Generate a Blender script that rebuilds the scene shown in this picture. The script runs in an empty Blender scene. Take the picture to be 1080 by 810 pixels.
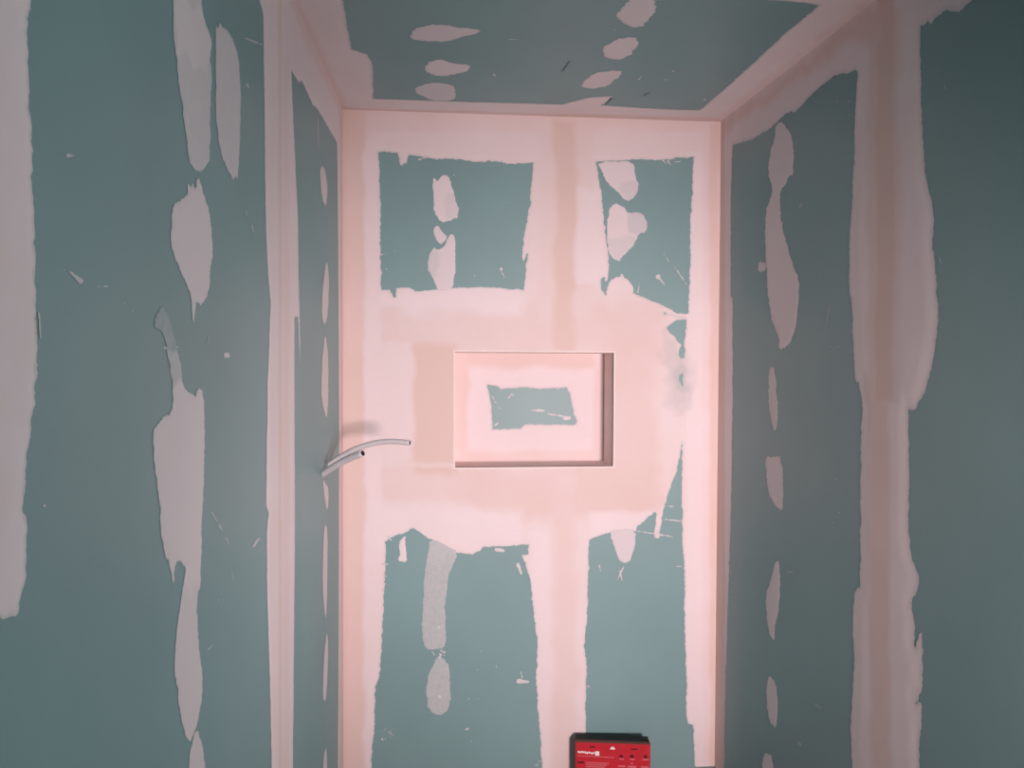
import bpy, bmesh, math, random
import numpy as np
from mathutils import Vector, Matrix

# ------------------------------------------------------------------ camera
F = 780.0                                   # focal length in pixels of the 1080x810 frame
YAW, PITCH, ROLL = math.radians(5.13), math.radians(1.25), math.radians(0.21)
D = 2.92                                    # camera to niche wall
ROT = Matrix.Rotation(-YAW, 3, 'Z') @ Matrix.Rotation(math.pi/2-PITCH, 3, 'X') @ Matrix.Rotation(ROLL, 3, 'Z')
RN = np.array(ROT)
def rays(pts):
    p = np.asarray(pts, float).reshape(-1, 2)
    d = np.stack([(p[:, 0]-540)/F, -(p[:, 1]-405)/F, -np.ones(len(p))], 1)
    return d @ RN.T
def hit_y(pts, y=D):
    d = rays(pts); return d*(y/d[:, 1])[:, None]
def hit_x(pts, x):
    d = rays(pts); return d*(x/d[:, 0])[:, None]
H = -hit_y([(745, 809)])[0, 2]              # camera height: the floor line shows at the foot of the niche wall
CAM = np.array([0, 0, H])

scene = bpy.context.scene
cam_data = bpy.data.cameras.new('camera')
cam = bpy.data.objects.new('camera', cam_data)
scene.collection.objects.link(cam)
cam_data.sensor_width = 36.0
cam_data.lens = F*36/1080
cam_data.clip_start = 0.02
cam.matrix_world = Matrix.Translation((0, 0, H)) @ ROT.to_4x4()
scene.camera = cam

# ------------------------------------------------------------------ world, lights, exposure
world = bpy.data.worlds.new('world'); scene.world = world
world.use_nodes = True
bg = world.node_tree.nodes['Background']
bg.inputs['Color'].default_value = (0.75, 0.88, 1.0, 1); bg.inputs['Strength'].default_value = 0.6
scene.view_settings.view_transform = 'Standard'
scene.view_settings.look = 'None'
scene.view_settings.gamma = 1.0
scene.view_settings.use_curve_mapping = False
scene.view_settings.exposure = -0.09

def add_light(name, kind, loc, target, energy, color, **kw):
    l = bpy.data.lights.new(name, kind); o = bpy.data.objects.new(name, l)
    scene.collection.objects.link(o)
    o.location = loc
    o.rotation_euler = (Vector(target)-Vector(loc)).to_track_quat('-Z', 'Y').to_euler()
    l.energy = energy; l.color = color
    for k, v in kw.items(): setattr(l, k, v)
    return o
# hand lamp of the worker, held behind and to the right of the camera, aimed at the niche
add_light('work_lamp_beam', 'SPOT', (0.95, -0.60, H-0.34), (0.64, D, H-0.48), 610, (1.0, 0.785, 0.785),
          spot_size=math.radians(67), spot_blend=1.0, shadow_soft_size=0.22)
# area light brightening the left wall, in an added window just outside the frame
WY0, WY1, WZ0, WZ1 = 0.66, 1.22, 1.00, 2.10
XRW = hit_y([(757.3, 450)])[0, 0]
add_light('added_window_light', 'AREA', (XRW-.012, (WY0+WY1)/2, (WZ0+WZ1)/2), (0, (WY0+WY1)/2, (WZ0+WZ1)/2), 8.0, (1.0, 0.97, 0.98),
          shape='RECTANGLE', size=WY1-WY0-.06, size_y=WZ1-WZ0-.06)

# ------------------------------------------------------------------ helpers
COL = scene.collection
def link(o, parent=None):
    COL.objects.link(o)
    if parent is not None: o.parent = parent
    return o
def tag(o, label, cat=None, kind=None, group=None):
    o['label'] = label
    if cat: o['category'] = cat
    if kind: o['kind'] = kind
    if group: o['group'] = group
    return o
def mesh_obj(name, verts, faces, mat, parent=None, smooth=False):
    me = bpy.data.meshes.new(name)
    me.from_pydata([tuple(v) for v in verts], [], [tuple(f) for f in faces])
    me.update()
    if mat: me.materials.append(mat)
    if smooth: me.shade_smooth()
    return link(bpy.data.objects.new(name, me), parent)
def hexa(name, p, mat, parent=None, bevel=0.0):
    """eight corners: four of the bottom ring, four of the top ring"""
    bm = bmesh.new()
    v = [bm.verts.new(q) for q in p]
    for f in ((0, 3, 2, 1), (4, 5, 6, 7), (0, 1, 5, 4), (1, 2, 6, 5), (2, 3, 7, 6), (3, 0, 4, 7)):
        bm.faces.new([v[i] for i in f])
    bmesh.ops.recalc_face_normals(bm, faces=bm.faces)
    if bevel: bmesh.ops.bevel(bm, geom=list(bm.edges), offset=bevel, segments=2, affect='EDGES', profile=0.5)
    me = bpy.data.meshes.new(name); bm.to_mesh(me); bm.free()
    if mat: me.materials.append(mat)
    return link(bpy.data.objects.new(name, me), parent)
def box(name, lo, hi, mat, parent=None, bevel=0.0):
    x0, y0, z0 = lo; x1, y1, z1 = hi
    return hexa(name, [(x0, y0, z0), (x1, y0, z0), (x1, y1, z0), (x0, y1, z0),
                       (x0, y0, z1), (x1, y0, z1), (x1, y1, z1), (x0, y1, z1)], mat, parent, bevel)
def prism(name, outline, along, mat, parent=None):
    """closed 3D outline pushed along a vector"""
    bm = bmesh.new()
    a = [bm.verts.new(q) for q in outline]
    b = [bm.verts.new(Vector(q)+Vector(along)) for q in outline]
    n = len(a)
    bm.faces.new(a); bm.faces.new(b[::-1])
    for i in range(n): bm.faces.new((a[i], b[i], b[(i+1) % n], a[(i+1) % n]))
    bmesh.ops.recalc_face_normals(bm, faces=bm.faces)
    me = bpy.data.meshes.new(name); bm.to_mesh(me); bm.free()
    if mat: me.materials.append(mat)
    return link(bpy.data.objects.new(name, me), parent)

# ------------------------------------------------------------------ materials
def new_mat(name, rough=0.8):
    m = bpy.data.materials.new(name); m.use_nodes = True
    nt = m.node_tree; b = nt.nodes['Principled BSDF']
    b.inputs['Roughness'].default_value = rough
    return m, nt, b
def node(nt, t, **kw):
    n = nt.nodes.new(t)
    for k, v in kw.items(): setattr(n, k, v)
    return n
def noise(nt, scale, detail=3, rough=0.5, vec=None):
    n = node(nt, 'ShaderNodeTexNoise'); n.inputs['Scale'].default_value = scale
    n.inputs['Detail'].default_value = detail; n.inputs['Roughness'].default_value = rough
    if vec is None:
        tc = node(nt, 'ShaderNodeTexCoord'); vec = tc.outputs['Object']
    nt.links.new(vec, n.inputs['Vector']); return n
def mix(nt, fac, a, b):
    m = node(nt, 'ShaderNodeMix', data_type='RGBA')
    for sock, val in ((m.inputs[0], fac), (m.inputs[6], a), (m.inputs[7], b)):
        if isinstance(val, bpy.types.NodeSocket): nt.links.new(val, sock)
        elif isinstance(val, (int, float)): sock.default_value = val
        else: sock.default_value = (*val, 1)
    return m.outputs[2]
def mapr(nt, sock, a, b, c, d):
    m = node(nt, 'ShaderNodeMapRange'); nt.links.new(sock, m.inputs[0])
    for i, v in enumerate((a, b, c, d)): m.inputs[i+1].default_value = v
    return m.outputs[0]
def bump(nt, bsdf, sock, strength, dist):
    b = node(nt, 'ShaderNodeBump'); b.inputs['Strength'].default_value = strength
    b.inputs['Distance'].default_value = dist
    nt.links.new(sock, b.inputs['Height']); nt.links.new(b.outputs['Normal'], bsdf.inputs['Normal'])

BOARD = (0.203, 0.338, 0.347)
PALE = (0.80, 0.715, 0.735)
TAN = (0.710, 0.553, 0.508)

m_board, nt, b = new_mat('green_board_paper', 0.45)
n1 = noise(nt, 2.5, 3); n2 = noise(nt, 420, 2)
c = mix(nt, mapr(nt, n1.outputs[0], .3, .7, 0, 1), tuple(x*.96 for x in BOARD), tuple(x*1.05 for x in BOARD))
c = mix(nt, mapr(nt, n2.outputs[0], .35, .65, 0, .10), c, (0.13, 0.24, 0.24))
nt.links.new(c, b.inputs['Base Color'])
b.inputs['Specular IOR Level'].default_value = 0.36
bump(nt, b, n2.outputs[0], 0.12, 0.0006)

m_comp, nt, b = new_mat('joint_compound', 0.88)
at = node(nt, 'ShaderNodeAttribute', attribute_name='film')
sep = node(nt, 'ShaderNodeSeparateColor'); nt.links.new(at.outputs['Color'], sep.inputs[0])
n1 = noise(nt, 5, 4); n2 = noise(nt, 60, 4, .6); n3 = noise(nt, 260, 2)
tone = node(nt, 'ShaderNodeMath', operation='MULTIPLY_ADD'); tone.use_clamp = True
nt.links.new(mapr(nt, n1.outputs[0], .3, .7, -.10, .10), tone.inputs[0]); tone.inputs[1].default_value = 1
nt.links.new(sep.outputs[0], tone.inputs[2])
film = mix(nt, tone.outputs[0], PALE, TAN)
film = mix(nt, mapr(nt, n2.outputs[0], .3, .75, 0, .10), film, (0.60, 0.55, 0.55))
cov = node(nt, 'ShaderNodeMath', operation='MULTIPLY_ADD'); cov.use_clamp = True
nt.links.new(mapr(nt, n2.outputs[0], .3, .7, -.16, .16), cov.inputs[0])
om = node(nt, 'ShaderNodeMath', operation='SUBTRACT'); om.inputs[0].default_value = 1
nt.links.new(sep.outputs[1], om.inputs[1]); nt.links.new(om.outputs[0], cov.inputs[1])
nt.links.new(sep.outputs[1], cov.inputs[2])
nt.links.new(mix(nt, cov.outputs[0], BOARD, film), b.inputs['Base Color'])
b.inputs['Specular IOR Level'].default_value = 0.2
bump(nt, b, n3.outputs[0], 0.10, 0.0006)

def plain(name, color, rough=.7, spec=.4, var=.06, scale=20):
    m, nt, b = new_mat(name, rough)
    n = noise(nt, scale, 4)
    c = mix(nt, mapr(nt, n.outputs[0], .3, .7, 0, 1), tuple(max(0, x*(1-var)) for x in color), tuple(min(1, x*(1+var)) for x in color))
    nt.links.new(c, b.inputs['Base Color']); b.inputs['Specular IOR Level'].default_value = spec
    return m
m_back = plain('stud_backing', (.45, .43, .40), .9, .2)
m_tan = plain('filled_reveal', (0.86, 0.70, 0.665), .88, .2, .05, 14)
m_bead = plain('corner_bead_filler', (0.82, 0.72, 0.69), .85, .2, .03, 30)
m_screed = plain('grey_screed', (.32, .31, .30), .9, .2, .2, 9)
m_red = plain('red_card', (0.50, 0.017, 0.032), .45, .4, .08, 30)
m_shade_black = plain('shade_black_card', (0.012, 0.018, 0.018), .6, .3, .2, 40)  # shadow at the box top, put into the colour as black
m_brown = plain('brown_card_and_shade', (0.12, 0.06, 0.05), .8, .2, .15, 60)  # own brown of the top tuck, reused as painted shade on the left side
m_print_white = plain('white_print', (0.85, 0.78, 0.78), .5, .3, .05)
m_print_pink = plain('pale_red_print', (0.62, 0.16, 0.19), .5, .3, .05)
m_print_dark = plain('dark_print', (0.07, 0.005, 0.012), .5, .3, .05)
m_pipe = plain('grey_plastic', (0.58, 0.56, 0.58), .36, .5, .05, 60)
m_bore = plain('dark_bore', (0.05, 0.05, 0.055), .8, .2, .05)
m_nick = plain('nicked_paper', (0.10, 0.15, 0.15), .9, .2, .1)
m_screw = plain('zinc_screw', (0.75, 0.74, 0.74), .35, .5, .05)
m_frame = plain('added_window_white', (0.8, 0.8, 0.8), .4, .4, .03)
m_glass, nt, b = new_mat('added_window_glass', 0.02)
b.inputs['Transmission Weight'].default_value = 1.0

# ------------------------------------------------------------------ room dimensions from the photograph
XL = hit_y([(361.4, 450)])[0, 0]
XR = hit_y([(757.3, 450)])[0, 0]
bl = hit_y([(361, 115)])[0]; br = hit_y([(761, 128.3)])[0]
nl = hit_x([(311.3, 4.8)], XL)[0]
cn = np.cross(br-bl, nl-bl); cn = cn/np.linalg.norm(cn)
if cn[2] > 0: cn = -cn                        # ceiling normal points down
def ceil_z(x, y): return bl[2]+H - (cn[0]*(x-bl[0])+cn[1]*(y-bl[1]))/cn[2]
YR = -1.40                                    # wall behind the camera
T = 0.0125                                    # board thickness
print('room', XL, XR, H, [round(float(ceil_z(x, y)), 3) for x in (XL, XR) for y in (YR, D)])
class Plane:
    def __init__(s, axis, val=None): s.axis, s.val = axis, val
    def uv(s, px):                            # photo pixels -> metres on the surface
        if s.axis == 'x': q = hit_x(px, s.val)+CAM; return q[:, [1, 2]]
        if s.axis == 'y': q = hit_y(px, s.val)+CAM; return q[:, [0, 2]]
        d = rays(px); t = ((bl) @ cn)/(d @ cn); q = d*t[:, None]+CAM; return q[:, [0, 1]]
    def pos(s, uv, h):                        # metres on the surface + height above it -> world
        u, v = uv[:, 0], uv[:, 1]
        if s.axis == 'x':
            sg = 1 if s.val < 0 else -1
            return np.stack([s.val+sg*h, u, v], 1)
        if s.axis == 'y': return np.stack([u, s.val-h, v], 1)
        z = bl[2]+H-(cn[0]*(u-bl[0])+cn[1]*(v-bl[1]))/cn[2]
        return np.stack([u, v, z], 1)+h[:, None]*cn[None, :]
    def flip(s): return (s.axis == 'x' and s.val > 0) or s.axis == 'z'
P_back, P_left, P_right, P_ceil = Plane('y', D), Plane('x', XL), Plane('x', XR), Plane('z')
NICHE_DEPTH = 0.175
P_niche = Plane('y', D+NICHE_DEPTH)

# ------------------------------------------------------------------ thin films of compound, cut out of a distance field
def vnoise(uv, scale, seed):
    rs = np.random.RandomState(seed); tab = rs.rand(64, 64)
    p = uv*scale+rs.rand(2)*40
    i = np.floor(p).astype(int); f = p-i; f = f*f*(3-2*f)
    a = tab[i[:, 0] % 64, i[:, 1] % 64]; b_ = tab[(i[:, 0]+1) % 64, i[:, 1] % 64]
    c_ = tab[i[:, 0] % 64, (i[:, 1]+1) % 64]; d_ = tab[(i[:, 0]+1) % 64, (i[:, 1]+1) % 64]
    return (a*(1-f[:, 0])+b_*f[:, 0])*(1-f[:, 1])+(c_*(1-f[:, 0])+d_*f[:, 0])*f[:, 1]-.5
def sdf(p, poly):
    """signed distance, positive inside"""
    a = np.asarray(poly, float); b_ = np.roll(a, -1, 0)
    best = np.full(len(p), 1e9); inside = np.zeros(len(p), bool)
    for q, r in zip(a, b_):
        e = r-q; L = e @ e
        if L < 1e-14: continue
        t = np.clip(((p-q) @ e)/L, 0, 1)
        w = p-q-t[:, None]*e
        best = np.minimum(best, (w*w).sum(1))
        cond = (q[1] > p[:, 1]) != (r[1] > p[:, 1])
        if abs(e[1]) > 1e-14: inside ^= cond & (p[:, 0] < e[0]*(p[:, 1]-q[1])/e[1]+q[0])
    dist = np.sqrt(best)
    return np.where(inside, dist, -dist)
def sstep(x): x = np.clip(x, 0, 1); return x*x*(3-2*x)
def chaikin(q):
    n = np.roll(q, -1, 0); return np.stack([.78*q+.22*n, .22*q+.78*n], 1).reshape(-1, 2)
SEED = [11]
def film_cut(A, C, res, rag, coarse, clip, sd, flip, hard):
    allp = np.concatenate(A)
    lo, hi = allp.min(0)-2*res, allp.max(0)+2*res
    nx, ny = int((hi[0]-lo[0])/res)+2, int((hi[1]-lo[1])/res)+2
    gx, gy = np.meshgrid(lo[0]+np.arange(nx)*res, lo[1]+np.arange(ny)*res, indexing='ij')
    g = np.stack([gx.ravel(), gy.ravel()], 1)
    phi = np.full(len(g), -1e9)
    for q in A: phi = np.maximum(phi, sdf(g, q))
    for q in C: phi = np.minimum(phi, -sdf(g, q))
    if rag:
        phi = phi+rag*(1.6*vnoise(g, 110, sd)+1.0*vnoise(g, 260, sd+1))+coarse*(vnoise(g, 28, sd+2)+.6*vnoise(g, 62, sd+6))
    soft_phi = phi
    if clip is not None: phi = np.minimum(phi, sdf(g, np.array(clip)))
    for q in hard: phi = np.minimum(phi, -sdf(g, np.array(q)))
    val = phi.reshape(nx, ny)
    idx = np.arange(nx*ny).reshape(nx, ny)
    ins = val > 0
    i00, i10, i11, i01 = idx[:-1, :-1], idx[1:, :-1], idx[1:, 1:], idx[:-1, 1:]
    cnt = ins[:-1, :-1].astype(int)+ins[1:, :-1]+ins[1:, 1:]+ins[:-1, 1:]
    full = cnt == 4
    faces = np.stack([i00[full], i10[full], i11[full], i01[full]], 1).tolist()
    extra = []; eph = []; ecache = {}
    def cross(a, b_):
        k = (a, b_) if a < b_ else (b_, a)
        if k not in ecache:
            t = phi[k[0]]/(phi[k[0]]-phi[k[1]])
            extra.append(g[k[0]]*(1-t)+g[k[1]]*t); eph.append(max(0, soft_phi[k[0]]*(1-t)+soft_phi[k[1]]*t)); ecache[k] = nx*ny+len(extra)-1
        return ecache[k]
    mx = (cnt > 0) & (cnt < 4)
    for quad in zip(i00[mx], i10[mx], i11[mx], i01[mx]):
        poly = []
        for k in range(4):
            a, b_ = int(quad[k]), int(quad[(k+1) % 4])
            if phi[a] > 0: poly.append(a)
            if (phi[a] > 0) != (phi[b_] > 0): poly.append(cross(a, b_))
        if len(poly) >= 3: faces.append(poly)
    if not faces: return None
    P = np.concatenate([g, np.array(extra).reshape(-1, 2)])
    ph = np.concatenate([soft_phi, np.array(eph)])
    used = np.zeros(len(P), bool)
    for f in faces: used[f] = True
    remap = np.cumsum(used)-1
    P = P[used]; ph = ph[used]
    faces = [[int(remap[i]) for i in (f[::-1] if flip else f)] for f in faces]
    return P, ph, faces
def film(name, plane, parent, add, cut=(), res=.004, rag=.0022, thick=.0016, feather=.02, base=.0005,
         tone=0.0, cover=1.0, tones=(), thins=(), edge=.45, coarse=.004, clip=None, split=False, hard=(), smooth=0):
    """add / cut: polygons in pixels; tones: (polygon, softness, amount); thins: (polygon, softness, cover)"""
    SEED[0] += 7; sd = SEED[0]
    A = [plane.uv(q) if not isinstance(q, tuple) else np.array(q[1]) for q in add]
    C = [plane.uv(q) if not isinstance(q, tuple) else np.array(q[1]) for q in cut]
    for _ in range(smooth): A = [chaikin(q) for q in A]
    Ps, phs, faces, off = [], [], [], 0
    for grp in ([[q] for q in A] if split else [A]):
        r_ = film_cut(grp, C, res, rag, coarse, clip, sd, plane.flip(), hard)
        if r_ is None: continue
        Ps.append(r_[0]); phs.append(r_[1]); faces += [[i+off for i in f] for f in r_[2]]; off += len(r_[0])
    P = np.concatenate(Ps); ph = np.concatenate(phs)
    tn = np.full(len(P), float(tone)); cv = np.full(len(P), float(cover))
    for q, soft, amt in tones:
        q = plane.uv(q) if not isinstance(q, tuple) else np.array(q[1])
        w = P+soft*np.stack([vnoise(P, 9, sd+3)+.8*vnoise(P, 23, sd+8), vnoise(P, 9, sd+4)+.8*vnoise(P, 23, sd+9)], 1)
        k = sstep(sdf(w, q)/(2*soft)+.5); tn = tn*(1-k)+amt*k
    for q, soft, amt in thins:
        q = plane.uv(q) if not isinstance(q, tuple) else np.array(q[1])
        w = P+max(1.6*soft, .03)*np.stack([vnoise(P, 30, sd+10), vnoise(P, 30, sd+11)], 1)
        k = sstep(sdf(w, q)/(2*soft)+.5); cv = cv*(1-k)+amt*k
    k = sstep(ph/feather)
    cv = cv*(edge+(1-edge)*sstep(ph/(feather*.3)))
    h = base+thick*k+.0004*vnoise(P, 14, sd+5)*k
    o = mesh_obj(name, plane.pos(P, h), faces, m_comp, parent, smooth=True)
    att = o.data.color_attributes.new('film', 'FLOAT_COLOR', 'POINT')
    buf = np.zeros((len(P), 4), np.float32); buf[:, 0] = tn; buf[:, 1] = np.clip(cv, 0, 1); buf[:, 3] = 1
    att.data.foreach_set('color', buf.ravel())
    return o
def R_(x0, y0, x1, y1): return [(x0, y0), (x1, y0), (x1, y1), (x0, y1)]

# ------------------------------------------------------------------ floor, rear wall, added window
fl = box('floor', (XL-.12, YR-.12, -.10), (XR+.12, D+.30, 0), m_screed); tag(fl, 'bare grey screed floor of the room', kind='structure')
zc = max(ceil_z(x, y) for x in (XL, XR) for y in (YR, D))+.02
wr = bpy.data.objects.new('wall_rear', None); link(wr); tag(wr, 'green plasterboard wall behind the camera', kind='structure')
for x0, x1 in ((XL, .35), (.353, XR)):
    box('plasterboard', (x0, YR-T, 0), (x1, YR, min(ceil_z(x0, YR), ceil_z(x1, YR))-.001), m_board, wr)
wn = bpy.data.objects.new('added_window_1', None); link(wn); tag(wn, 'unseen white framed window added in the right wall for its light', kind='structure')
for (y0, z0), (y1, z1) in (((WY0, WZ0), (WY0+.04, WZ1)), ((WY1-.04, WZ0), (WY1, WZ1)), ((WY0+.04, WZ0), (WY1-.04, WZ0+.04)), ((WY0+.04, WZ1-.04), (WY1-.04, WZ1))):
    box('added_window_frame', (XR+.03, y0, z0), (XR+.09, y1, z1), m_frame, wn)
box('added_window_pane', (XR+.055, WY0+.04, WZ0+.04), (XR+.065, WY1-.04, WZ1-.04), m_glass, wn)

# ------------------------------------------------------------------ niche wall
(nx0, nzt), (nx1, nzb) = P_back.uv([(480.2, 371.2), (646.4, 491.6)])
xj = P_back.uv([(597, 450)])[0, 0]
wall_back = bpy.data.objects.new('wall_back', None); link(wall_back); wall_back.location = (0, 0, 0)
tag(wall_back, 'end wall of green plasterboard with filled joints around a rectangular niche', kind='structure')
zt = lambda x: ceil_z(x, D)
def bpanel(pts): return prism('plasterboard', [(x, D, z) for x, z in pts], (0, T, 0), m_board, wall_back)
g = .0015
bpanel([(XL, 0), (xj-g, 0), (xj-g, nzb), (nx0, nzb), (nx0, nzt), (xj-g, nzt), (xj-g, zt(xj)), (XL, zt(XL))])
bpanel([(xj+g, 0), (XR, 0), (XR, zt(XR)), (xj+g, zt(xj)), (xj+g, nzt), (nx1, nzt), (nx1, nzb), (xj+g, nzb)])
for x0, x1, z0, z1 in ((XL, nx0-.02, 0, zt(XR)-.01), (nx1+.02, XR, 0, zt(XR)-.01), (nx0-.02, nx1+.02, 0, nzb-.02), (nx0-.02, nx1+.02, nzt+.02, zt(XR)-.01)):
    box('stud_backing', (x0, D+T+.001, z0), (x1, D+T+.10, z1), m_back, wall_back)

niche = bpy.data.objects.new('niche', None); link(niche, wall_back); niche['label'] = 'rectangular recessed niche with tan filled edges'
nd = D+NICHE_DEPTH
box('niche_back_panel', (nx0-.012, nd, nzb-.012), (nx1+.012, nd+T, nzt+.012), m_board, niche)
for nm, lo, hi in (('niche_side_panel', (nx0-T, D+.0002, nzb-T), (nx0, nd, nzt+T)), ('niche_side_panel', (nx1, D+.0002, nzb-T), (nx1+T, nd, nzt+T)),
                   ('niche_sill_panel', (nx0, D+.0002, nzb-T), (nx1, nd, nzb)), ('niche_head_panel', (nx0, D+.0002, nzt), (nx1, nd, nzt+T))):
    box(nm, lo, hi, m_tan, niche)
bw, bt = .0075, .0024
for lo, hi in (((nx0-bw, D-bt, nzb-bw), (nx0, D+.004, nzt+bw)), ((nx1, D-bt, nzb-bw), (nx1+bw, D+.004, nzt+bw)),
               ((nx0, D-bt, nzb-bw), (nx1, D+.004, nzb)), ((nx0, D-bt, nzt), (nx1, D+.004, nzt+bw))):
    box('corner_bead', lo, hi, m_bead, niche, bevel=.0012)
NG = [(514.3, 406.3), (525.2, 407.7), (528, 410.3), (554.9, 408.7), (566.7, 410.3), (597.4, 409.3), (600.7, 415.2), (605.3, 437), (608.2, 443.9),
      (607.2, 447.8), (576.6, 447.4), (553.9, 447.2), (548.9, 451.8), (519.3, 452.8), (518.9, 429)]
e = -.0005
film('joint_compound', P_niche, niche, [('uv', [(nx0-.05, nzb-.05), (nx1+.05, nzb-.05), (nx1+.05, nzt+.05), (nx0-.05, nzt+.05)])], [NG], res=.0035, coarse=.002,
     clip=[(nx0+e, nzb+e), (nx1-e, nzb+e), (nx1-e, nzt-e), (nx0+e, nzt-e)], feather=.03, edge=.55,
     tones=[(R_(470, 365, 650, 388), .02, .75), (R_(470, 365, 494, 500), .018, .6), (R_(470, 476, 650, 495), .014, .45), (R_(626, 365, 650, 500), .012, .35)])
def marks(name, plane, parent, polys, **kw):
    kw = {**dict(split=True, smooth=1, res=.0018, rag=.0022, coarse=.0012, thick=.0008, feather=.004, edge=.8, cover=.9), **kw}
    o = film(name, plane, parent, polys, **kw); o['kind'] = 'stuff'; o['label'] = 'thin white scrape marks of filler'; return o
def stroke(x0, y0, x1, y1, w0, w1=None):
    w1 = w0*.4 if w1 is None else w1
    dx, dy = x1-x0, y1-y0; L = math.hypot(dx, dy) or 1; n = (-dy/L, dx/L)
    return [(x0+n[0]*w0/2, y0+n[1]*w0/2), (x1+n[0]*w1/2, y1+n[1]*w1/2), (x1-n[0]*w1/2, y1-n[1]*w1/2), (x0-n[0]*w0/2, y0-n[1]*w0/2)]
marks('scrape_marks', P_niche, niche, [stroke(519, 418, 527, 431, 1.2), stroke(536, 420, 540, 415, 2.2, 1.0), stroke(540, 416, 544, 419, 1.2),
      stroke(560, 432.5, 575, 433, 1.0, 2.2), stroke(576, 436, 600, 440, 1.0, 1.4), R_(594, 439, 602, 443), stroke(521, 449, 526, 446, 2, 1), stroke(588, 409, 590, 414, 1)], base=.0006)

UL = [(398.2, 159.6), (420, 161.1), (422, 174), (424.5, 174.5), (426, 172.5), (429, 172), (430.5, 163.5), (446.7, 164.9), (460, 167.5), (473.3, 167.3), (513, 171), (514, 169.5), (536.7, 172.9), (562.9, 171.6), (558.9, 204.4),
      (559.5, 213), (554.4, 237.8), (550, 271), (552, 274.5), (556.7, 267.8), (552.2, 306), (524.4, 303.3), (491, 302.9), (455.6, 305.6),
      (437.8, 306.2), (433, 304.4), (425.6, 303.3), (417.8, 303.3), (416.7, 314.4), (414.4, 312), (411, 305.5), (402.2, 305.6), (401.8, 288.9),
      (401, 222), (400, 173)]
UR = [(627.8, 170.7), (668.9, 168.4), (697.8, 168.4), (731, 165.6), (730, 197.8), (727.8, 237.8), (727.8, 280), (725.6, 331), (713.3, 330),
      (702, 323), (688.9, 317.3), (673.3, 312), (667.8, 309), (667.8, 302), (663, 296), (657.8, 293), (656, 289), (653, 292.5), (649, 292), (642, 298), (639, 311), (634.4, 306.7), (633.3, 295.6),
      (637.8, 291), (638.5, 297), (641, 295.5), (642, 282), (641, 266.7), (638.9, 251), (634.4, 204)]
UR2 = [(713, 337), (724.5, 337), (723.3, 349), (721.8, 361), (722.7, 366.7), (721, 376.7), (717.8, 378), (715.6, 374.4), (718.2, 364.4), (708.9, 353), (702.9, 346)]
UR3 = [(720, 393.3), (720, 407.8), (716, 401), (716.7, 396.7)]
UR4 = [(700.8, 329.5), (702.4, 330), (702.4, 333), (701, 333)]
LR = [(720, 464.4), (718.9, 484), (719.6, 546.7), (720, 582), (721.8, 595.6), (721.6, 652), (722.9, 685.6), (724, 723.3), (724, 756.7), (725.6, 763),
      (731, 765.6), (732, 785.6), (733, 820), (617.5, 820), (617.8, 741), (618.9, 703), (615.6, 683), (618.9, 654.4), (619.6, 630), (621, 595.6), (621.6, 568.9),
      (644.4, 561), (658, 560), (671, 560), (672.2, 554.4), (681, 549), (684, 545), (690, 540), (692, 542), (691, 555.6), (690, 567), (695, 567), (696.7, 555.6),
      (701, 531), (703, 528), (704.4, 522), (708.9, 506.7), (713.3, 500), (715.6, 488.9)]
LL = [(406.7, 571), (412, 566.7), (425.6, 562), (435.6, 556), (453.3, 568.4), (473.3, 578.9), (482, 582.7), (497.8, 584.4), (506.7, 581), (510, 576.7),
      (531, 576), (557.8, 574.4), (556.7, 584.4), (550, 585.6), (554.4, 595.6), (558.9, 611), (561, 630), (566.7, 678.9), (565.6, 714.4), (566.7, 741),
      (570, 774.4), (572, 820), (391, 820), (392.2, 794), (395.6, 756.7), (394.9, 750), (396, 725.6), (401, 705.6), (403, 670), (404.4, 643), (405.6, 617.8), (406.7, 595.6)]
e = -.0008
film('joint_compound', P_back, wall_back,
     [('uv', [(XL-.06, -.06), (XR+.06, -.06), (XR+.06, zt(XR)+.06), (XL-.06, zt(XL)+.06)])],
     [UL, UR, UR2, UR3, UR4, LR, LL], hard=[[(nx0-.005, nzb-.005), (nx1+.005, nzb-.005), (nx1+.005, nzt+.005), (nx0-.005, nzt+.005)]],
     res=.0042, coarse=.004, rag=.0034, feather=.03, edge=.8, tone=.25, clip=[(XL+e, .004), (XR-e, .004), (XR-e, zt(XR)-e), (XL+e, zt(XL)-e)],
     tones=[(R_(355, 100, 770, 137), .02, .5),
            (R_(366, 318, 700, 372), .05, .55), (R_(365, 318, 480, 350), .03, .45),
            (R_(640, 330, 692, 540), .05, .65), (R_(366, 494, 690, 530), .05, .65), (R_(380, 494, 480, 520), .03, .5),
            (R_(436, 362, 482, 500), .022, 1.05), (R_(500, 495, 690, 545), .04, .75),
            (R_(384, 362, 434, 468), .02, .2), (R_(382, 488, 480, 493), .012, .35),
            (R_(568, 130, 626, 336), .02, .4), (R_(585, 128, 607, 372), .02, .95), (R_(584, 494, 607, 830), .025, .6), (R_(560, 560, 580, 830), .012, .1),
            (R_(608, 200, 640, 300), .015, .08), (R_(425, 300, 552, 330), .03, .05), (R_(400, 308, 545, 322), .02, 0),
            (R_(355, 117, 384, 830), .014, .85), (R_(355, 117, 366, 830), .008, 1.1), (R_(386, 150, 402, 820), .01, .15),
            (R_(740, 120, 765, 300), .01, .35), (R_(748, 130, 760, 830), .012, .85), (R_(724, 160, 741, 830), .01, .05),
            (R_(390, 535, 550, 580), .03, .05), (R_(622, 540, 690, 565), .015, .05)],
     thins=[([(703, 350), (716, 366), (726, 382), (731, 405), (726, 430), (712, 440), (703, 425), (706, 400), (699, 372)], .03, .78), ([(715, 380), (722, 388), (723, 412), (715, 408), (711, 394)], .012, .62)])
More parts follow.
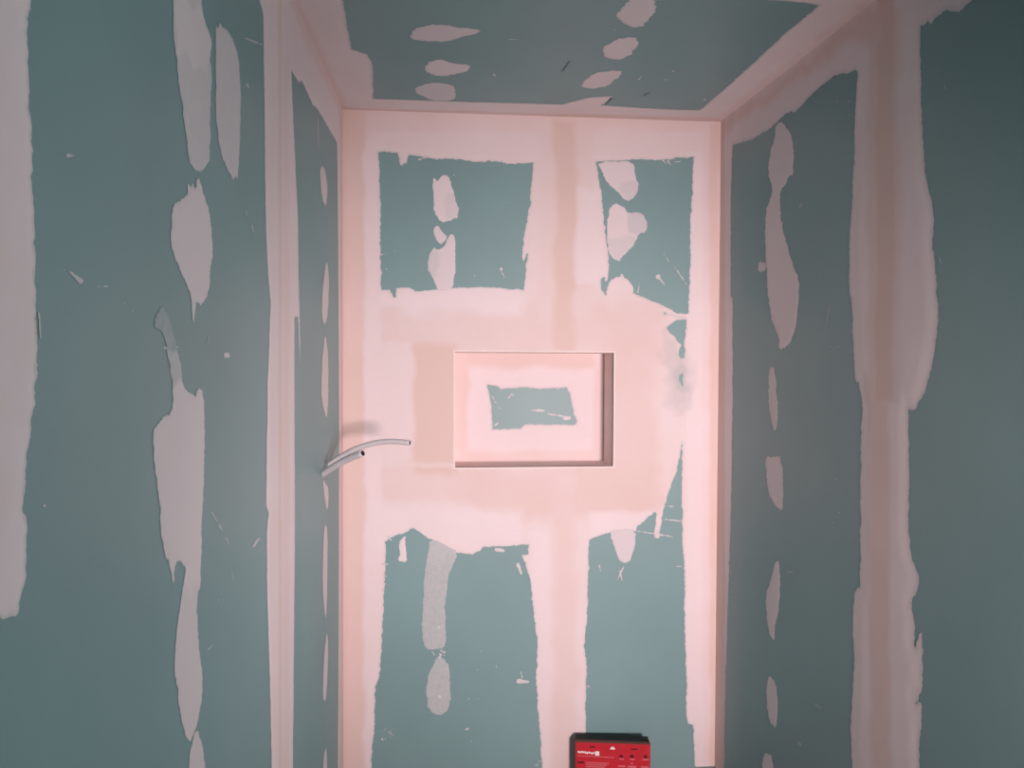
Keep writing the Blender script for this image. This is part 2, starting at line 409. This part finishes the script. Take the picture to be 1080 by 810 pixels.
S = {'S1': ([(466.7, 184.4), (473, 185.6), (476.7, 193), (480, 211), (484.9, 221), (482, 231), (478, 230), (473, 234), (465.6, 234.4), (457.8, 224.4), (457, 206.7), (457, 189), (459.3, 187.8), (461, 192)], .92),
     'S2': ([(460, 236.7), (466.7, 244.4), (472, 250), (466.7, 257.8), (460, 255.6), (457, 244.4)], .85),
     'S3': ([(475.6, 245.6), (479.6, 248.9), (480.4, 273), (480.7, 282), (477.8, 302), (473, 306), (460, 306), (458.9, 297.8), (452, 286.7), (450.4, 273), (456.7, 260), (462, 263), (469, 260), (471, 253)], .85),
     'S4': ([(629, 170.7), (635.6, 182), (640, 193), (651, 202), (657.8, 211), (664.4, 212), (673, 202), (673.8, 193), (670, 189), (668.9, 169)], .9),
     'S5': ([(649, 214.4), (657.8, 217.8), (661, 224.4), (677.8, 224.4), (683, 235.6), (681, 244.4), (673, 246.7), (671, 255.6), (660, 267.8), (651, 276.7), (643, 270), (639.6, 251), (640, 231), (643, 220)], .92),
     'S6': ([(453, 567), (468, 574), (484, 582), (475.6, 600), (471, 620), (468.9, 647.8), (471, 674.4), (467.8, 683), (453.3, 685.6), (446.7, 678.9), (445, 656.7), (446, 634.4), (447.8, 609), (450, 591)], .44),
     'S7': ([(460, 693.3), (466.7, 692), (473.3, 703), (474.4, 714), (475, 741), (471, 751), (460, 755.6), (452, 747.8), (449.6, 734.4), (450, 716.7), (454.4, 706.7)], .44),
     'S8': ([(644, 558), (645.6, 571), (651, 584.4), (652.2, 591), (658.9, 594.9), (665.6, 591), (668.9, 577.8), (671.5, 558)], .78),
     'S9': ([(425.6, 565.6), (428, 566.7), (427.8, 582), (430.7, 592.9), (418.9, 591.6), (423, 583), (420, 573)], .95)}
def clip_poly(x0, y0, x1, y1): return R_(x0, y0, x1, y1)
T3 = {'S3': [(clip_poly(449, 262, 462, 292), .008, .7)], 'S4': [(clip_poly(655, 192, 676, 214), .008, .75)], 'S5': [(clip_poly(662, 220, 686, 248), .006, .7), (clip_poly(638, 250, 672, 278), .006, .78)],
      'S1': [(clip_poly(470, 205, 486, 235), .008, .8)], 'S6': [(clip_poly(444, 560, 490, 590), .02, .5)]}
for k, (poly, cv) in S.items():
    film('filler_patch', P_back, wall_back, [poly], res=.0026, smooth=1, coarse=.005, rag=.0026, thick=.0012, feather=.008, base=.0009, cover=cv, tone=.02, edge=.8, thins=T3.get(k, ()))
def dots(rng, x0, y0, x1, y1, n, r):
    out = []
    for _ in range(n):
        x, y = rng.uniform(x0, x1), rng.uniform(y0, y1); a = rng.uniform(0, 6.28); q = r*rng.uniform(.5, 1.3)
        out.append([(x+q*math.cos(a+t)*rng.uniform(.5, 1.2), y+q*math.sin(a+t)*rng.uniform(.5, 1.2)) for t in (0, 1.2, 2.5, 3.8, 5)])
    return out
rng = random.Random(4)
bk = [stroke(700, 268, 706, 277, 1.0, .5), stroke(711, 281, 724, 300, 1.2, .5), R_(691.5, 289.5, 696, 294.5), stroke(694, 292, 702, 302, 2.0, 1.2), stroke(672, 309, 675, 298, 1.2),
      stroke(528, 284, 533, 295, 1.2, .6), R_(527, 282.5, 530, 285.5), stroke(440, 169, 452, 165, 1.5, 1), stroke(400, 268.6, 407, 268, 1.2), stroke(704, 169, 707, 174, 2), stroke(698, 168, 703, 173, 2.5, 1), stroke(710, 171, 719, 170.5, 1.3),
      stroke(672, 560, 709, 566, .9, 1.4), stroke(697, 547, 719, 549.5, 1, 2), stroke(702, 533.5, 711, 534, 1, 2), stroke(694, 559, 689.5, 567, 1.8), stroke(658, 597, 650.5, 612, 1.6, .8), stroke(653, 599, 656, 612, .8),
      stroke(546, 594, 550, 606, 3.5, 2), stroke(545, 718, 559, 719, 6, 1.5), stroke(549, 706, 551, 716, 1.2), stroke(494, 768, 490, 770, 3, 1), R_(461.5, 660, 464.3, 663), R_(462.4, 733, 465, 736),
      stroke(522, 579, 532, 581, 4, 3), stroke(409, 566, 414, 571, 2.5), stroke(402, 594.5, 410, 595, 1.4, .8), stroke(404, 607, 409, 607.5, 1.2), stroke(404, 615, 408, 616, 1.2), stroke(403, 622, 407, 622, 1.2), stroke(701, 331, 724, 336, 1.4, 2.2), stroke(620, 723, 622, 725, 2),
      stroke(632, 596, 634, 604, .8), stroke(713, 597, 719, 597.6, 1)]
bk += dots(rng, 400, 766, 415, 780, 14, .9) + dots(rng, 455, 686, 470, 693, 12, 1.3) + dots(rng, 405, 185, 550, 296, 9, .8) + dots(rng, 480, 600, 560, 790, 9, .7) + dots(rng, 564, 800, 572, 810, 7, 1.2)
marks('scrape_marks', P_back, wall_back, bk, base=.0022, thick=.0004, cover=.75)

# ------------------------------------------------------------------ left wall
wall_left = bpy.data.objects.new('wall_left', None); link(wall_left)
tag(wall_left, 'green plasterboard wall on the left with pink filled vertical joints', kind='structure')
wall_right = bpy.data.objects.new('wall_right', None); link(wall_right)
tag(wall_right, 'dark green plasterboard wall on the right with one wide filled joint', kind='structure')
def side_board(par, x, out, y0, y1, z0=0, z1=None):
    a, b_ = y0+g, y1-g
    prism('plasterboard', [(x, a, z0), (x, b_, z0), (x, b_, z1 or ceil_z(x, b_)), (x, a, z1 or ceil_z(x, a))], (out*T, 0, 0), m_board, par)
def side_backing(par, x, out, y0, y1, z0=0, z1=None):
    xa, xb = sorted((x+out*(T+.001), x+out*.10))
    box('stud_backing', (xa, y0, z0), (xb, y1, z1 or min(ceil_z(x, y0), ceil_z(x, y1))-.01), m_back, par)
yl1 = P_left.uv([(296, 405)])[0, 0]; yl2 = yl1-1.25
yr1 = P_right.uv([(932, 405)])[0, 0]
for y0, y1 in ((YR, yl2), (yl2, yl1), (yl1, D)): side_board(wall_left, XL, -1, y0, y1)
side_backing(wall_left, XL, -1, YR, D+.1)
for y0, y1 in ((YR, WY0), (WY1, yr1), (yr1, D)): side_board(wall_right, XR, 1, y0, y1)
side_board(wall_right, XR, 1, WY0-2*g, WY1+2*g, 0, WZ0); side_board(wall_right, XR, 1, WY0-2*g, WY1+2*g, WZ1)
side_backing(wall_right, XR, 1, YR, WY0); side_backing(wall_right, XR, 1, WY1, D+.1)
side_backing(wall_right, XR, 1, WY0, WY1, 0, WZ0); side_backing(wall_right, XR, 1, WY0, WY1, WZ1)

def wall_clip(x, y0): return [(y0, .004), (D+.0008, .004), (D+.0008, ceil_z(x, D)+.0008), (y0, ceil_z(x, y0)+.0008)]
ceil_edge_l = [(285, -60), (361, 113), (361.4, 150)]
# corner strip + ceiling edge strip + joint band, one continuous coat
Y1 = .30
L_top = [(368, 108), (318, -6), (266, -125), (225, -125), (262, -35), (272, -2), (277, 13), (279, 20), (300, 40), (305.7, 72.2), (314.5, 86.6), (318.5, 86.6), (329.7, 110.7), (333, 113), (336, 117), (343.4, 130), (354.4, 149), (363, 150)]
L_corner = [(352, 140), (355.4, 151), (356.5, 278), (357.4, 440), (357.2, 560), (356.6, 740), (355.8, 830), (366, 830), (366, 110)]
L_band = [(270, -30), (277, 15), (278.5, 111), (279.6, 222), (282, 285), (285, 319), (282, 408), (280.7, 497), (280.4, 533), (283.3, 541.5), (281, 560), (281.5, 628.5), (284.4, 717), (286.5, 830),
          (308.5, 830), (309.6, 717), (310.4, 621), (311, 556), (310.4, 408), (310.4, 334), (314, 334), (316, 385), (316.5, 360), (314.8, 296), (314, 229.6), (311, 166.7), (307, 74), (304, 40), (300, -30)]
film('joint_compound', P_left, wall_left, [L_top, L_corner, L_band], res=.0036, feather=.02, edge=.75, coarse=.003, clip=wall_clip(XL, .2),
     tone=.1, tones=[(R_(284, -40, 294, 830), .008, .15), (R_(292.5, -80, 296.5, 830), .008, .55), (R_(297.5, 60, 304, 830), .01, .35), ([(358, 100), (363, 100), (363, 830), (358, 830)], .01, .6), ([(310, -20), (361, 102), (360, 125), (330, 62), (304, 0)], .02, .5)])
N_band = [(33, -60), (33, 0), (27.8, 22), (28.9, 103.7), (34, 148), (34, 192.6), (36.3, 259), (36.3, 297), (38.9, 363.7), (37, 415.6), (31.5, 460), (25.9, 497), (26.7, 515.6), (23, 536), (27.8, 545), (25.9, 606), (16.7, 647), (7.4, 652.6), (0, 649), (-30, 655), (-70, 600), (-70, -200), (33, -200)]
film('joint_compound', P_left, wall_left, [N_band], res=.0028, feather=.02, edge=.7, rag=.003, coarse=.003, clip=wall_clip(XL, .1), tone=.05, tones=[(R_(-60, -200, -5, 700), .02, .3)])
LP = [([(181.5, -20), (211, -20), (213, 11), (218.5, 29.6), (224, 44), (221, 55), (223, 92.6), (221.5, 100), (221.5, 166.7), (216.7, 177.8), (205.6, 181.5), (198, 170), (192.6, 111), (187, 81.5), (183.3, 48)], .74, [([(183, 8), (210, 5), (222, 40), (219, 68), (200, 66), (185, 55)], .008, .9)]),
      ([(227.8, 18.5), (244.4, 40.7), (251.9, 59), (253.7, 111), (251.9, 166.7), (250, 190), (248, 184), (246.5, 190.7), (242.6, 185), (231.5, 159), (226.7, 122), (227, 55.6)], .74, []),
      ([(203.7, 186), (205, 198), (208, 186), (211, 192.6), (214.8, 207.4), (222, 229.6), (224, 266.7), (222, 278.5), (220, 308), (211.9, 323), (207.4, 315.6), (205, 320), (203.7, 345), (201.9, 315.6), (192.6, 293), (181.5, 267.4), (179.6, 252), (180.4, 222), (186, 211), (196.3, 207.4), (198, 192.6), (201, 198)], .95, []),
      ([(170.4, 319), (179.6, 334), (185, 363.7), (190.7, 386), (192.6, 408), (205.6, 421), (207.4, 410), (214.8, 410), (215.6, 482), (211.9, 560), (213, 565.6), (211, 621), (207.4, 626.7), (209, 676.7), (213.7, 728.5), (207.4, 765.6), (200, 784), (192.6, 773), (185, 724.8), (183.3, 676.7), (192.6, 621), (196.3, 597), (187, 589.6), (184, 600), (181.5, 621), (177.8, 591.5), (174, 590), (170.4, 573), (166.7, 524.8), (163, 489.6), (161, 456), (166.7, 445), (181.5, 436), (181.5, 408), (177.8, 382), (174, 356), (159, 341.5)], .95,
       [(R_(150, 300, 200, 366), .01, .32), (R_(150, 366, 200, 400), .008, .62), (R_(180, 620, 220, 800), .02, .84)]),
      ([(205.6, 766), (213, 784), (215.6, 812), (215, 840), (198, 840), (198, 802.6), (202, 784)], .78, []),
      ([(235, 371), (239, 373), (241, 370), (242.6, 375), (241, 380), (237, 379)], .95, [])]
for poly, cv, th in LP:
    film('filler_patch', P_left, wall_left, [poly], res=.0022, smooth=1, coarse=.006, rag=.003, thick=.0014, feather=.012, base=.0006, cover=cv, edge=.75, thins=th, clip=wall_clip(XL, .2))
FP = [[(339, 174), (342.6, 178), (345.6, 200), (343.3, 220), (339, 207), (337, 181)], [(344.4, 272), (347, 293), (346, 326.7), (342.6, 345), (339, 334), (340, 304)],
      [(342.6, 347), (346.3, 378.5), (346, 423), (344.4, 443), (339, 423), (339, 389.6)], [(340, 504), (346.3, 515), (346.3, 530), (344.8, 540), (342, 525)],
      [(341.5, 550.7), (345.6, 558), (345, 621), (343.7, 654.4), (341.5, 643), (340, 613.7)], [(344.4, 665.6), (346.3, 680), (344.4, 732), (342.6, 741.5), (340, 736), (341.5, 695)],
      [(344.4, 786), (345, 830), (340, 830), (341, 795)]]
for poly in FP:
    film('filler_patch', P_left, wall_left, [poly], res=.0032, smooth=1, coarse=.005, rag=.003, thick=.001, feather=.012, base=.0006, cover=.85, edge=.8, clip=wall_clip(XL, .2))
lm = [stroke(60, 280, 76, 289, .8, 2.2), stroke(75, 288, 86, 297.5, 3.5, 7), stroke(40.5, 330, 42, 356, 2.6, 2), stroke(70, 164, 78, 164, 2), stroke(100, 302, 114, 302, 1.5), stroke(218, 362, 221, 352, 1.2), stroke(272, 568, 267, 577, 1.5, 3.5), stroke(274, 567, 270, 573, 2),
      stroke(223, 540, 237, 565, 1.2, .6), stroke(238, 566, 241, 574, 1.6), stroke(217, 687, 227, 678, 1.0), stroke(258, 40, 276, 47, .8, 1.6), stroke(260, 88, 262, 93, 2.4), stroke(265, 238, 268, 249, 1.2), stroke(259, 222, 260, 228, 1.2), stroke(244, 600, 246, 612, 1),
      stroke(172, 366.5, 176, 367.5, 3, 2), stroke(182, 365.5, 188, 366.5, 2.2, 1.4), stroke(335, 124, 336, 158, 1.0, .5), stroke(45, 533, 48, 534, 2)]
lm += dots(rng, 225, 550, 275, 640, 8, .9) + dots(rng, 60, 250, 160, 330, 6, .8)
marks('scrape_marks', P_left, wall_left, lm, base=.0006, thick=.0003, res=.0016, cover=.72, rag=.0014, coarse=.001, clip=wall_clip(XL, .2))

# ------------------------------------------------------------------ right wall
R_top = [(750, 128), (757, 116), (860, 34), (912, -12), (985, -74), (1090, -64), (1025, 0), (1010.7, 14), (1006, 11), (998.5, 11), (986, 18), (982, 26), (979, 23), (976, 27), (971, 26.5), (905, 76), (902, 73), (899, 76), (880, 79.6), (865, 90.7), (839, 118), (834, 118), (828, 120), (815, 134), (791, 148), (772.6, 153), (756, 158)]
R_corner = [(746, 120), (773, 140), (773, 154), (771, 200), (771, 312), (773, 314), (773, 420), (772, 500), (770.7, 560), (767.8, 640), (765.6, 720), (763.5, 830), (748, 830)]
R_band = [(905, 60), (902, 130), (901.5, 159), (899, 207), (896, 259), (896, 297), (899, 334), (902, 400.7), (906, 404), (909.6, 430), (907.8, 467), (907.8, 556), (907, 617), (901, 625), (899.6, 658), (901, 695), (898.5, 747), (896.7, 769), (900, 830),
          (968, 830), (970.7, 777), (972.6, 743), (966, 742), (970, 731), (972.6, 728), (973.7, 688), (972.6, 665.6), (969, 668), (965.5, 682), (964.4, 680), (965, 654), (961.5, 636), (969.6, 617), (969, 610), (961.5, 588), (958.5, 556), (959, 482), (958.5, 432), (965, 432), (976, 412), (985.6, 375), (990, 330), (987, 289), (984, 252), (985.6, 226), (976, 177.8), (972.6, 122), (971, 81), (971, 20), (940, 0), (910, 40)]
film('joint_compound', P_right, wall_right, [R_top, R_corner, R_band], res=.0042, feather=.05, thick=.0008, rag=.003, edge=.8, coarse=.005, clip=wall_clip(XR, .9), tone=.1,
     tones=[(R_(915, 10, 949, 420), .02, .6), (R_(926, -30, 942, 420), .015, 1.25), (R_(918, 420, 940, 830), .015, .75), ([(761, 131), (864, 50), (925, 2), (935, 40), (890, 50), (800, 112), (765, 140)], .03, .8), (R_(752, 128, 765, 830), .01, .8)])
RP = [([(819, 129.6), (826, 128), (833.7, 141), (837.4, 159), (837.4, 185), (832, 187), (830, 192.6), (822.6, 202), (824.4, 237), (833.7, 270), (843, 296), (843, 304), (842, 327), (837.4, 356), (826, 369), (820.7, 367), (822.6, 356), (817, 347), (811.5, 327), (809, 297), (807.8, 271), (806.7, 241), (807.8, 222), (813, 207), (815, 200), (809.6, 181.5), (812.6, 159), (817, 148)], .88),
      ([(800, 278), (804, 276), (808, 278), (808, 286.7), (800, 286.7)], .75),
      ([(813, 386), (817.8, 389.6), (820.7, 434), (819, 454.4), (815, 452.6), (810.4, 423), (810.7, 397)], .75),
      ([(807.8, 480), (815, 482), (824.4, 481), (827, 534), (820.7, 538.5), (811.5, 523), (808.5, 504)], .8),
      ([(817, 591.5), (823, 590.7), (822.6, 641.5), (817.8, 658), (817, 676.7), (809.6, 665.6), (807.8, 625), (813, 613.7)], .8),
      ([(809.6, 710), (819, 719), (820.7, 747), (819, 768), (811.5, 762), (807.8, 736)], .8),
      ([(804, 797), (809.6, 794), (815, 797), (816, 830), (803, 830)], .75)]
for poly, cv in RP:
    film('filler_patch', P_right, wall_right, [poly], res=.003, smooth=1, coarse=.007, rag=.004, thick=.0005, feather=.012, base=.0006, cover=cv, edge=.75, clip=wall_clip(XR, .9))
rm = [stroke(875, 322, 872, 341, 2, 1.2), stroke(846, 214, 843, 220, 3, 1.5), stroke(990, 272, 994, 279, 1.5), stroke(769, 592, 771.5, 608, 1.6, 1), stroke(830, 603, 837, 603.5, 2, 1.2), stroke(860, 742, 866, 747, 1.6, 1), stroke(842, 782, 845, 787, 3, 2), stroke(996, 90, 998, 95, 1.5), stroke(882, 105, 884, 109, 2), stroke(893, 108, 900, 105, 1.5), stroke(877, 550, 880, 552, 1.5)]
rm += dots(rng, 840, 320, 890, 560, 9, .9)
marks('scrape_marks', P_right, wall_right, rm, base=.0006, thick=.0003, cover=.35, clip=wall_clip(XR, .9))

# ------------------------------------------------------------------ ceiling
ceiling = bpy.data.objects.new('ceiling', None); link(ceiling)
tag(ceiling, 'green plasterboard ceiling with pink filled edges', kind='structure')
yc1 = P_ceil.uv([(560, -22)])[0, 1]
print('ceiling joint', yc1)
def cpt(x, y, up=0.0): return (x-cn[0]*up, y-cn[1]*up, ceil_z(x, y)-cn[2]*up)
for y0, y1 in ((YR-.1, yc1-1.25), (yc1-1.25, yc1), (yc1, D+.1)):
    prism('plasterboard', [cpt(XL-.1, y0+g), cpt(XR+.1, y0+g), cpt(XR+.1, y1-g), cpt(XL-.1, y1-g)], tuple(-cn*T), m_board, ceiling)
hexa('stud_backing', [cpt(XL-.1, YR-.1, T+.001), cpt(XR+.1, YR-.1, T+.001), cpt(XR+.1, D+.1, T+.001), cpt(XL-.1, D+.1, T+.001)] +
     [cpt(XL-.1, YR-.1, .1), cpt(XR+.1, YR-.1, .1), cpt(XR+.1, D+.1, .1), cpt(XL-.1, D+.1, .1)], m_back, ceiling)
CG = [(361, -7), (361.9, 0), (365, 20), (368, 40), (371, 51.9), (387.8, 57.4), (392, 66), (393.3, 74), (394, 104), (440, 105.5), (482.6, 107), (592.6, 110), (600.7, 108), (621, 102.7), (646, 101), (641, 108), (634, 111), (700, 115), (737, 116), (741, 114), (780, 79.6), (826.3, 37), (863.3, 5.6), (848.5, 2.5), (824.4, .5), (760, -3), (690, 0), (600, -7)]
yN = yc1-.18
film('joint_compound', P_ceil, ceiling, [('uv', [(XL-.06, yN), (XR+.06, yN), (XR+.06, D+.06), (XL-.06, D+.06)])], [CG], res=.0045, feather=.03, edge=.7, coarse=.003, tone=.15,
     clip=[(XL-.0008, yN), (XR+.0008, yN), (XR+.0008, D+.0008), (XL-.0008, D+.0008)],
     tones=[([(355, 108), (365, 113), (765, 124), (765, 140), (355, 125)], .012, .8), ([(761, 122), (840, 60), (905, 5), (925, 0), (761, 140)], .02, .6), ([(356, 115), (320, 30), (305, 0), (315, 0), (330, 30), (366, 110)], .015, .5)])
CP = [([(433.7, 30.6), (462, 24.4), (480.6, 28.5), (511, 31.4), (490.7, 38), (478.5, 42.8), (454, 44), (432.9, 40.7)], .9), ([(448, 67), (464, 61), (476.5, 67.2), (498, 68.4), (494.8, 74), (474.4, 79.4), (462, 80.7), (448, 75.4)], .92),
      ([(437.8, 91.7), (458, 86.8), (476.5, 88.8), (481.4, 97.8), (478.5, 106.5), (456, 106), (437.8, 97.8)], .78), ([(655.7, 8), (666, -3), (690.4, -3), (689.6, 16.3), (674, 30.6), (657.8, 26.5), (650.5, 16.3)], .9),
      ([(635.4, 51), (649.6, 40.7), (672, 37.9), (673.3, 46.9), (663.9, 59), (649.6, 63), (635.4, 59)], .92), ([(615, 85.6), (625, 77.4), (653.7, 73.3), (654.5, 79.4), (641.5, 90.4), (625, 93.7), (615, 91.7)], .92)]
for poly, cv in CP:
    film('filler_patch', P_ceil, ceiling, [poly], res=.003, smooth=1, coarse=.008, rag=.004, thick=.0012, feather=.012, base=.0006, cover=cv, edge=.75)
cm = [stroke(520, 78, 523, 80, 3, 2), stroke(673, 84, 678, 79, 1.6), stroke(700, 84, 708, 83, 1.4), stroke(709, 75, 712, 74, 1.4), stroke(537, 41, 546, 41, 1.0), stroke(742, 106, 745, 103, 2), stroke(648, 31, 650, 33, 1.2)]
marks('scrape_marks', P_ceil, ceiling, cm, base=.0010, cover=.7)
nk = film('dark_nick', P_ceil, ceiling, [stroke(593, 75, 601, 64, 1.4, .8), stroke(638, 110, 645, 103, 1.2, 2.2), stroke(678, 101, 686, 97, .9, .5)], res=.0025, rag=.001, coarse=.001, thick=.0002, base=.0012)
nk.data.materials.clear(); nk.data.materials.append(m_nick); nk['kind'] = 'stuff'; nk['label'] = 'small dark nicks in the ceiling board'

# ------------------------------------------------------------------ conduits sticking out of the left wall
def at_y(px, y): return hit_y([px], y)[0]+CAM
def catmull(pts, n=10):
    p = [np.array(q) for q in pts]; p = [2*p[0]-p[1]]+p+[2*p[-1]-p[-2]]; out = []
    for i in range(1, len(p)-2):
        for k in range(n):
            t = k/n
            out.append(.5*(2*p[i]+(p[i+1]-p[i-1])*t+(2*p[i-1]-5*p[i]+4*p[i+1]-p[i+2])*t*t+(3*p[i]-3*p[i+1]+p[i+2]-p[i-1])*t**3))
    return out+[p[-2]]
def tube(name, path, prof, mat, parent, seg=16, cap=False):
    """prof: list of (index along path, radius)"""
    V = [Vector(q) for q in path]; rings = []
    for i, r in prof:
        a = V[max(i-1, 0)]; b_ = V[min(i+1, len(V)-1)]; t = (b_-a).normalized()
        s = t.cross(Vector((0, 0, 1))).normalized(); u = s.cross(t)
        rings.append([V[i]+r*(math.cos(2*math.pi*k/seg)*s+math.sin(2*math.pi*k/seg)*u) for k in range(seg)])
    verts = [q for rg in rings for q in rg]; faces = []
    for j in range(len(rings)-1):
        for k in range(seg):
            a, b_ = j*seg+k, j*seg+(k+1) % seg
            faces.append((a, b_, b_+seg, a+seg))
    if cap: faces.append(list(range((len(rings)-1)*seg, len(rings)*seg)))
    o = mesh_obj(name, verts, faces, mat, parent, smooth=True)
    bm = bmesh.new(); bm.from_mesh(o.data); bmesh.ops.recalc_face_normals(bm, faces=bm.faces); bm.to_mesh(o.data); bm.free()
    return o
def conduit(pxs, dys, r, label):
    start = hit_x([pxs[0]], XL)[0]+CAM
    path = [start+np.array([-.006, 0, 0])]+[at_y(q, start[1]+d) for q, d in zip(pxs[1:], dys)]
    root = bpy.data.objects.new('conduit_pipe', None); link(root); root.location = tuple(start)
    tag(root, label, 'pipe', group='grey conduits from the left wall')
    pth = [q-start for q in catmull(path)]; n = len(pth)
    tube('pipe_sleeve', pth, [(i, r) for i in range(n)]+[(n-1, r*.74)], m_pipe, root)
    tube('pipe_bore', pth, [(n-1, r*.74), (n-4, r*.74), (n-5, r*.70)], m_bore, root, cap=True)
    return root
conduit([(346.5, 491.5), (358, 482.5), (375, 473.5), (396, 467.2), (414, 465.6), (432.3, 467)], [-.01, -.03, -.05, -.07, -.09], .0092, 'longer thin grey plastic conduit arching out of the left wall beside the niche')
conduit([(340.5, 501), (350, 493.5), (366, 484.5), (382.5, 478)], [-.03, -.07, -.11], .0112, 'shorter grey plastic conduit stub below the longer one on the left wall')

# ------------------------------------------------------------------ red carton on the floor
yf = D-.082
BROT = math.radians(-9)
A = at_y((607.5, 781.5), yf)
bx_dir = np.array([math.cos(BROT), math.sin(BROT), 0]); bx_n = np.array([-math.sin(BROT), math.cos(BROT), 0])
def on_front(pts):                            # pixel -> (along, up) on the box's front face
    d = rays(pts); t_ = ((A-CAM) @ bx_n)/(d @ bx_n); q = d*t_[:, None]+CAM
    return np.stack([(q-A) @ bx_dir, q[:, 2]], 1)
uvB = on_front([(686, 785.5)])[0]
zt_box = float((A[2]+uvB[1])/2); wb = float(uvB[0]); db = .05
root = bpy.data.objects.new('red_box', None); link(root)
root.location = (float(A[0]), yf, 0); root.rotation_euler = (0, 0, BROT)
tag(root, 'small red printed cardboard box with shadow painted black on its top standing against the niche wall', 'box')
print('box', wb, zt_box)
t = .004
box('front_panel', (0, 0, 0), (wb, t, zt_box), m_red, root, bevel=.001)
box('side_panel', (-.004, 0, 0), (0, db, zt_box+.002), m_brown, root)  # unlit left side and its shadow painted as dark brown
box('side_panel', (wb-t, t, 0), (wb, db, zt_box-.004), m_red, root)
box('back_panel', (0, db-t, 0), (wb-t, db, zt_box+.006), m_shade_black, root)
box('base_panel', (0, t, 0), (wb-t, db-t, t), m_shade_black, root)
prism('top_flap', [(0, t, zt_box-.002), (wb-t, t, zt_box-.004), (wb-.022, db-t, zt_box+.004), (0, db-t, zt_box+.006)], (0, 0, -.004), m_shade_black, root)
prism('top_tuck', [(.0, -.001, zt_box+.001), (wb, -.001, zt_box+.001), (wb, .010, zt_box+.004), (.0, .010, zt_box+.004)], (0, 0, -.003), m_brown, root)
# prints on the front face
def prt(mat, rects, z=.0012):
    verts, faces = [], []
    for q in rects:
        uv = on_front(q); n = len(uv); b0 = len(verts)
        verts += [(u, -z, v) for u, v in uv]; verts += [(u, .0005, v) for u, v in uv]
        faces += [list(range(b0, b0+n))[::-1]] + [(b0+i, b0+(i+1) % n, b0+n+(i+1) % n, b0+n+i) for i in range(n)]
    o = mesh_obj('front_print', verts, faces, mat, root)
    if len(rects) > 1: o['kind'] = 'stuff'
    return o
def bar(x0, y0, x1, h): s = .05; return [(x0, y0), (x1, y0+s*(x1-x0)), (x1, y0+h+s*(x1-x0)), (x0, y0+h)]
rr = random.Random(2)
letters = []; x = 609.2
while x < 626:
    w = rr.uniform(1.0, 1.9); letters.append(bar(x, 791.6+.1*(x-609)+rr.uniform(-.3, .5), min(x+w, 627), rr.uniform(1.6, 2.4))); x += w+.35
prt(m_print_white, letters); prt(m_print_white, [bar(627.6, 792.3, 632, 4.4)])
sub = []; x = 609.5
while x < 647:
    w = rr.uniform(.9, 2.2); sub.append(bar(x, 796.4+.055*(x-609), x+w, .9)); x += w+.4
prt(m_print_pink, sub)
prt(m_print_pink, [bar(618, 803.5, 642, 1.0), bar(618, 805.6, 640, 1.0), bar(618, 807.7, 638, 1.0), bar(618, 809.8, 641, 1.0)])
prt(m_print_dark, [bar(609, 803, 616, 1.6), bar(622, 787, 627.5, 1.2), bar(666, 789.4, 672, 1.2), [(653, 798.6), (654.4, 795.8), (656, 796), (657.5, 798.8)], [(664, 798.8), (665.5, 796), (667.5, 796.2), (669, 799)], [(678.5, 799.2), (680, 796), (681.8, 796.4), (683, 799.6)]])
prt(m_print_white, [[(643.4, 790.2), (644.2, 788.4), (645.6, 787.6), (647, 787.7), (648.2, 788.7), (648.8, 790.4)]])
prt(m_print_pink, [bar(653, 799.8, 658, 1.3), bar(664.2, 800, 669.4, 1.3), bar(677.5, 800.2, 684, 1.4), bar(652, 807, 659.5, 1.6), bar(662, 807.4, 671, 1.8), bar(676, 807.8, 684, 1.6), bar(665.5, 804.3, 667.5, 1.6)])
